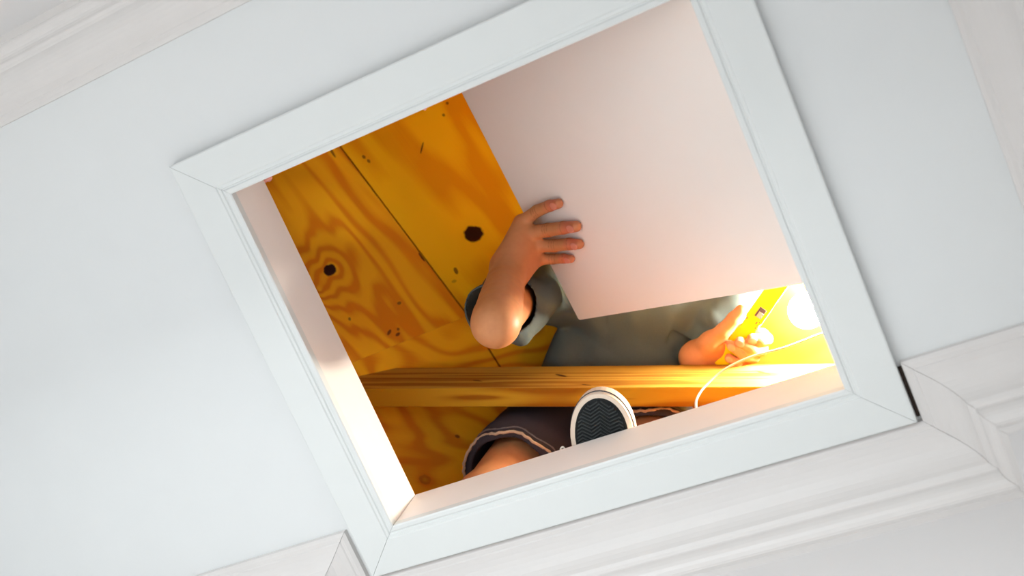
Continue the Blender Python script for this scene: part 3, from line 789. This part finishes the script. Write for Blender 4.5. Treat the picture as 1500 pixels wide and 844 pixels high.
# --- denim shorts, cut off above the knee
def leg_open(hip, kn, f): return hip + (kn - hip) * f
oR, oL = leg_open(hipR, knR, .70), leg_open(hipL, knL, .66)
lr, ll = (knR - hipR) / np.linalg.norm(knR - hipR), (knL - hipL) / np.linalg.norm(knL - hipL)
sh_p = [cone(pel - spread * .05, pel + spread * .05, .108, .108, .04), cone(hipR, oR, .104, .098, .04), cone(hipL, oL, .104, .090, .04), cone(belly * .45 + pel * .55, pel, .105, .108, .04)]
sh_i = [cone(leg_open(hipR, knR, .5), leg_open(hipR, knR, 1.3), .080, .096, 0), cone(leg_open(hipL, knL, .5), leg_open(hipL, knL, 1.3), .074, .088, 0)]
def cutR(P): return (P - oR) @ lr + .006 * np.sin(P[:, 0] * 60 + P[:, 1] * 40)
def cutL(P): return (P - oL) @ ll + .005 * np.sin(P[:, 0] * 70)
def post_sh(P, d):
    d = d + folds(P, .003, .9)
    n1 = np.linalg.norm(P - oR, axis=1) < .135; n2 = np.linalg.norm(P - oL, axis=1) < .13
    n1 &= np.linalg.norm(P - oR, axis=1) < np.linalg.norm(P - oL, axis=1); n2 &= ~n1
    d = np.where(n1, np.maximum(d, cutR(P)), d); d = np.where(n2, np.maximum(d, cutL(P)), d)
    return np.maximum(d, -(field(sh_i, P) + folds(P, .002, .9)))
pv_, pq_ = nets(sh_p, 0.0030, pad=.012, post=post_sh)
shorts = make('shorts', pv_, pq_, M['denim'], person)
# frayed hem and the stitched seam above it, following the cut edge of each leg
def hem(o, ax, axis_pts, r0, cut, name, mat, back, rad, wob):
    a = np.cross(ax, (0, 0, 1)); a /= np.linalg.norm(a); b = np.cross(ax, a); pts = []
    for k in range(72):
        q = 2 * math.pi * k / 72; dr = a * math.cos(q) + b * math.sin(q)
        lo_, hi_ = r0 * .6, r0 * 1.7
        c_ = o - ax * back
        for _ in range(4):                                   # slide along the leg onto the cut
            P = (c_ + dr * (lo_ + hi_) / 2)[None]; c_ = c_ - ax * (cut(P)[0] + back) * .8
        for _ in range(18):
            md = (lo_ + hi_) / 2; P = (c_ + dr * md)[None]
            v = field(sh_p, P)[0] + folds(P, .003, .9)[0]
            if v < 0: lo_ = md
            else: hi_ = md
        pts.append(c_ + dr * (md - (.0005 if back == 0 else .0) + wob * math.sin(k * 2.7) ))
    return put(name, tube(pts, rad, 6, True), mat, shorts, True)
for o_, ax_, ct in ((oR, lr, cutR), (oL, ll, cutL)):
    hem(o_, ax_, None, .10, ct, 'frayed_hem', M['stitch'], 0, .0030, .0012)
    hem(o_, ax_, None, .10, ct, 'hem_seam', M['seam'], .018, .0022, .0006)


# ------------------------------------------------------------------ shoes
def shoe(toe, heel, up, wmax, label):
    """toe and heel: points on the tread side; up: away from the tread"""
    toe, heel, up = Vector(toe), Vector(heel), Vector(up).normalized()
    L = (heel - toe).length; u = (heel - toe).normalized(); up = (up - u * up.dot(u)).normalized(); v = up.cross(u)
    t = None
    def outline(g, n=56):                                # (along, across) of the sole, grown by g
        pts = []
        for k in range(n):
            q = 2 * math.pi * k / n; x = .5 - .5 * math.cos(q)
            wd = wmax / 2 * (max(0, 1 - (1 - min(x / .30, 1)) ** 2.3) ** .5) * (1 - .22 * max(0, min(1, (x - .3) / .35))) * (max(0, 1 - max(0, (x - .82) / .18) ** 2.5) ** .5 if x > .82 else 1)
            s_ = 1 if math.sin(q) >= 0 else -1
            pts.append((x * L, s_ * wd))
        c_ = [Vector(p) for p in pts]; out = []
        for k in range(n):
            a, b = c_[k - 1], c_[(k + 1) % n]; d = (b - a)
            nrm = Vector((-d.y, d.x)).normalized() if d.length > 1e-6 else Vector((-1 if pts[k][0] < L / 2 else 1, 0))
            out.append((pts[k][0] + nrm.x * g, pts[k][1] + nrm.y * g))
        return out
    W3 = lambda a, b, z: toe + u * a + v * b + up * z
    def loft(name, secs, mat, smooth=False, par=None):
        bm = bmesh.new(); rings = [[bm.verts.new(W3(a, b, z)) for a, b in outline(g)] for g, z in secs]
        n = len(rings[0])
        for A, B in zip(rings, rings[1:]):
            for i in range(n): bm.faces.new((A[i], A[(i + 1) % n], B[(i + 1) % n], B[i]))
        bm.faces.new(rings[0][::-1]); bm.faces.new(rings[-1]); bmesh.ops.recalc_face_normals(bm, faces=bm.faces)
        return put(name, bm, mat, par or t, smooth)
    t = loft('shoe', [(-.001, .030), (-.003, .040), (-.008, .052), (-.018, .062), (-.030, .068)], M['canvas'], True, person)
    t['label'] = label
    loft('foxing', [(-.0075, .0012), (-.001, .0005), (0, .0020), (.0012, .016), (.0010, .030), (-.002, .032)], M['foxing'], False)
    loft('pinstripe', [(.0004, .0090), (.0019, .0096), (.0019, .0112), (.0005, .0118)], M['pinstripe'])
    sole = loft('outsole', [(-.0095, -.0005), (-.0078, .0008), (-.0075, .003)], M['rubber'])
    # wave tread: rows of zigzag ribs clipped to the sole outline
    inn = outline(-.0120)
    def inside(a, b):
        c_ = False
        for i in range(len(inn)):
            (x1, y1), (x2, y2) = inn[i], inn[(i + 1) % len(inn)]
            if (y1 > b) != (y2 > b) and a < (x2 - x1) * (b - y1) / (y2 - y1) + x1: c_ = not c_
        return c_
    bm = bmesh.new()
    a0 = 0.004
    while a0 < L + .01:
        run = []
        for k in range(-60, 61):
            b = k * wmax / 120
            ph = (b / wmax * 3.4 + 0.5)
            a = a0 + .0095 * abs((ph % 1) * 2 - 1) - .006 * (1 - abs(b) / wmax * 2)
            if inside(a, b): run.append((a, b))
            else:
                if len(run) > 3: _rib(bm, run, W3)
                run = []
        if len(run) > 3: _rib(bm, run, W3)
        a0 += .0062
    put('tread', bm, M['ribs'], t)
    # ankle shaft and laces
    put('collar', lathe(W3(L * .72, 0, .045), up, [(0, .036), (.03, .038), (.045, .040), (.047, .038), (.03, .034)], 28), M['canvas'], t, True)
    for k in range(4):
        a = L * (.34 + .06 * k); put('lace', tube([W3(a, -.022, .058 + .006 * k), W3(a + .004, 0, .070 + .003 * k), W3(a, .022, .058 + .006 * k)], .0018, 6), M['lace'], t, True)
    return t, W3, L
def _rib(bm, run, W3):
    h0, h1, w0, w1 = -.0003, -.0030, .0015, .0008
    prev = None
    for a, b in run:
        r = [bm.verts.new(W3(a - w0, b, h0)), bm.verts.new(W3(a - w1, b, h1)), bm.verts.new(W3(a + w1, b, h1)), bm.verts.new(W3(a + w0, b, h0))]
        if prev:
            for i in range(3): bm.faces.new((prev[i], prev[i + 1], r[i + 1], r[i]))
        prev = r
sh1, W3, L_ = shoe((0.4482, 0.5974, 0.1230), (0.3600, 0.8515, 0.1190), (0.0, -0.02, 1), .104, 'dark canvas shoe with cream rim, ribbed sole hanging over the opening edge')
bowp = [W3(.085, .048, .050), V_((0.3625, 0.6846, 0.1250)), V_((0.3583, 0.6704, 0.1220)), V_((0.3552, 0.6638, 0.1210)), V_((0.3496, 0.6709, 0.1210)), V_((0.3534, 0.6970, 0.1300))]
lc = put('shoelace', tube(spline(bowp, 8), .0017, 6), M['lace'], sh1, True)
shoe(tuple(anR + V_((0.01, -.13, -(anR[2] - JD) + .004))), tuple(anR + V_((0.01, .115, -(anR[2] - JD) + .003))), (0, 0, 1), .098, 'dark canvas shoe of the kneeling leg, behind the lower edge of the opening')

# ------------------------------------------------------------------ yellow tool in the hand
tool = thing('hand_tool', tuple(td(0, 0, 0)), 'bright yellow hand tool with small grey window, gripped in the hand', 'tool')
DA, DW, DN = Vector(dax), Vector(dw), Vector(dn)
TL = (V_((0.7380, 0.6135, 0.5050)) - dvA) @ dax
def tp(a, b, c): return Vector(td(a, b, c))
prof = [(-.0115, -TW), (-.0010, -TW), (.004, -TW + .0005), (.072, -TW), (.076, -TW + .0035), (.100, -TW + .0035), (.104, -TW + .0005), (TL, -TW + .0005), (TL, TW), (.105, TW), (.102, TW - .0018), (.088, TW - .0018), (.085, TW), (-.001, TW), (-.005, TW - .006), (-.0115, TW - .008)]
bm = prism_between([tp(a, b, -TT) for a, b in prof], [tp(a, b, TT) for a, b in prof]); bevel(bm, .0009)
put('housing', bm, M['yellow'], tool)
put('end_cap', obox(tp(-.006, -.010, -TT * .2), DA, DW, DN, .0075, .006, TT * .85, .001), M['yellow'], tool)
put('window', obox(tp(.123, .0035, -TT - .0003), DA, DW, DN, .0105, .0068, .0010, .0004), M['greywin'], tool)
put('window_pane', obox(tp(.119, .0045, -TT - .0013), DA, DW, DN, .0058, .0042, .0004, .0001), M['clear'], tool)
for a, b, s_ in ((.102, .008, .003), (.106, .012, .0015), (.098, .0125, .0015), (.093, .0125, .0022), (.100, -.0115, .0018)):
    put('printed_mark', obox(tp(a, b, -TT - .0002), DA, DW, DN, s_, .0010, .0003), M['mark'], tool)

# ------------------------------------------------------------------ the bare bulb, its holder and cable
bd = Vector((0.80, 0.12, 0.30)).normalized()              # from the glass towards the holder
Bc = Vector(BULB)
lampt = thing('light_bulb', Bc, 'glowing bare bulb beside the yellow tool near the right jamb', 'light bulb')
gp = [(-.034, 0)] + [(-.034 * math.cos(q), .034 * math.sin(q)) for q in [math.pi * k / 24 for k in range(1, 17)]] + [(.030, .0225), (.040, .0155), (.048, .0135), (.052, .0130)]
put('glass', lathe(Bc, bd, gp), M['bulb'], lampt, True)
put('screw_base', lathe(Bc, bd, [(.0521, 0), (.0521, .0128), (.056, .0132), (.060, .0126), (.064, .0132), (.066, .0120), (.066, 0)], 24), M['brass'], lampt, True)
hold = thing('lamp_holder', Bc + bd * .0661, 'pale lamp holder carrying the glowing bulb behind the right casing', 'lamp holder')
put('body', lathe(Bc, bd, [(.0662, 0), (.0662, .0185), (.070, .0195), (.100, .0185), (.108, .012), (.118, .006), (.118, 0)], 28), M['socket'], hold, True)
ce = Bc + bd * .1182
cpts = [ce + bd * .0015, ce + bd * .02, Vector((0.7856, 0.7408, 0.5200)), Vector((0.7507, 0.7294, 0.4700)), Vector((0.6995, 0.7178, 0.4250)), Vector((0.6447, 0.7022, 0.3850)), Vector((0.6014, 0.6976, 0.3500)), Vector((0.5710, 0.6986, 0.3000)), Vector((0.5656, 0.6915, 0.2300)), Vector((0.5742, 0.6859, 0.1650)), Vector((0.5855, 0.6864, 0.1250)), Vector((0.6093, 0.7255, 0.1190)), Vector((0.6509, 0.7630, 0.1190)), Vector((0.7236, 0.7741, 0.1190))]
cb = put('power_cable', tube(spline(cpts, 10), .0021, 10), M['rope'], None, True)
tag(cb, 'thin pale cable hanging from the bulb across the beam', 'cable')
# nail heads and dried filler at the jamb corners
for (px_, s_) in (((0.0829, 0.0794, 0.1165), .0055), ((0.0740, 0.0807, 0.1165), .0035), ((0.3796, 0.0788, 0.1165), .0022)):
    bm = bmesh.new(); bmesh.ops.create_icosphere(bm, subdivisions=2, radius=s_)
    for v in bm.verts: v.co = Vector((v.co.x * 1.3, v.co.y * .8, v.co.z * .6)) * (1 + .25 * math.sin(v.co.x * 2000 + v.co.y * 1500))
    bm.transform(Matrix.Translation(Vector(px_))); put('filler_blob', bm, M['putty'], jam, True)


# ------------------------------------------------------------------ lift everything to its real height above the floor
bpy.context.view_layer.update()
for o in sc.objects:
    if o.parent is None: o.location.z += UP
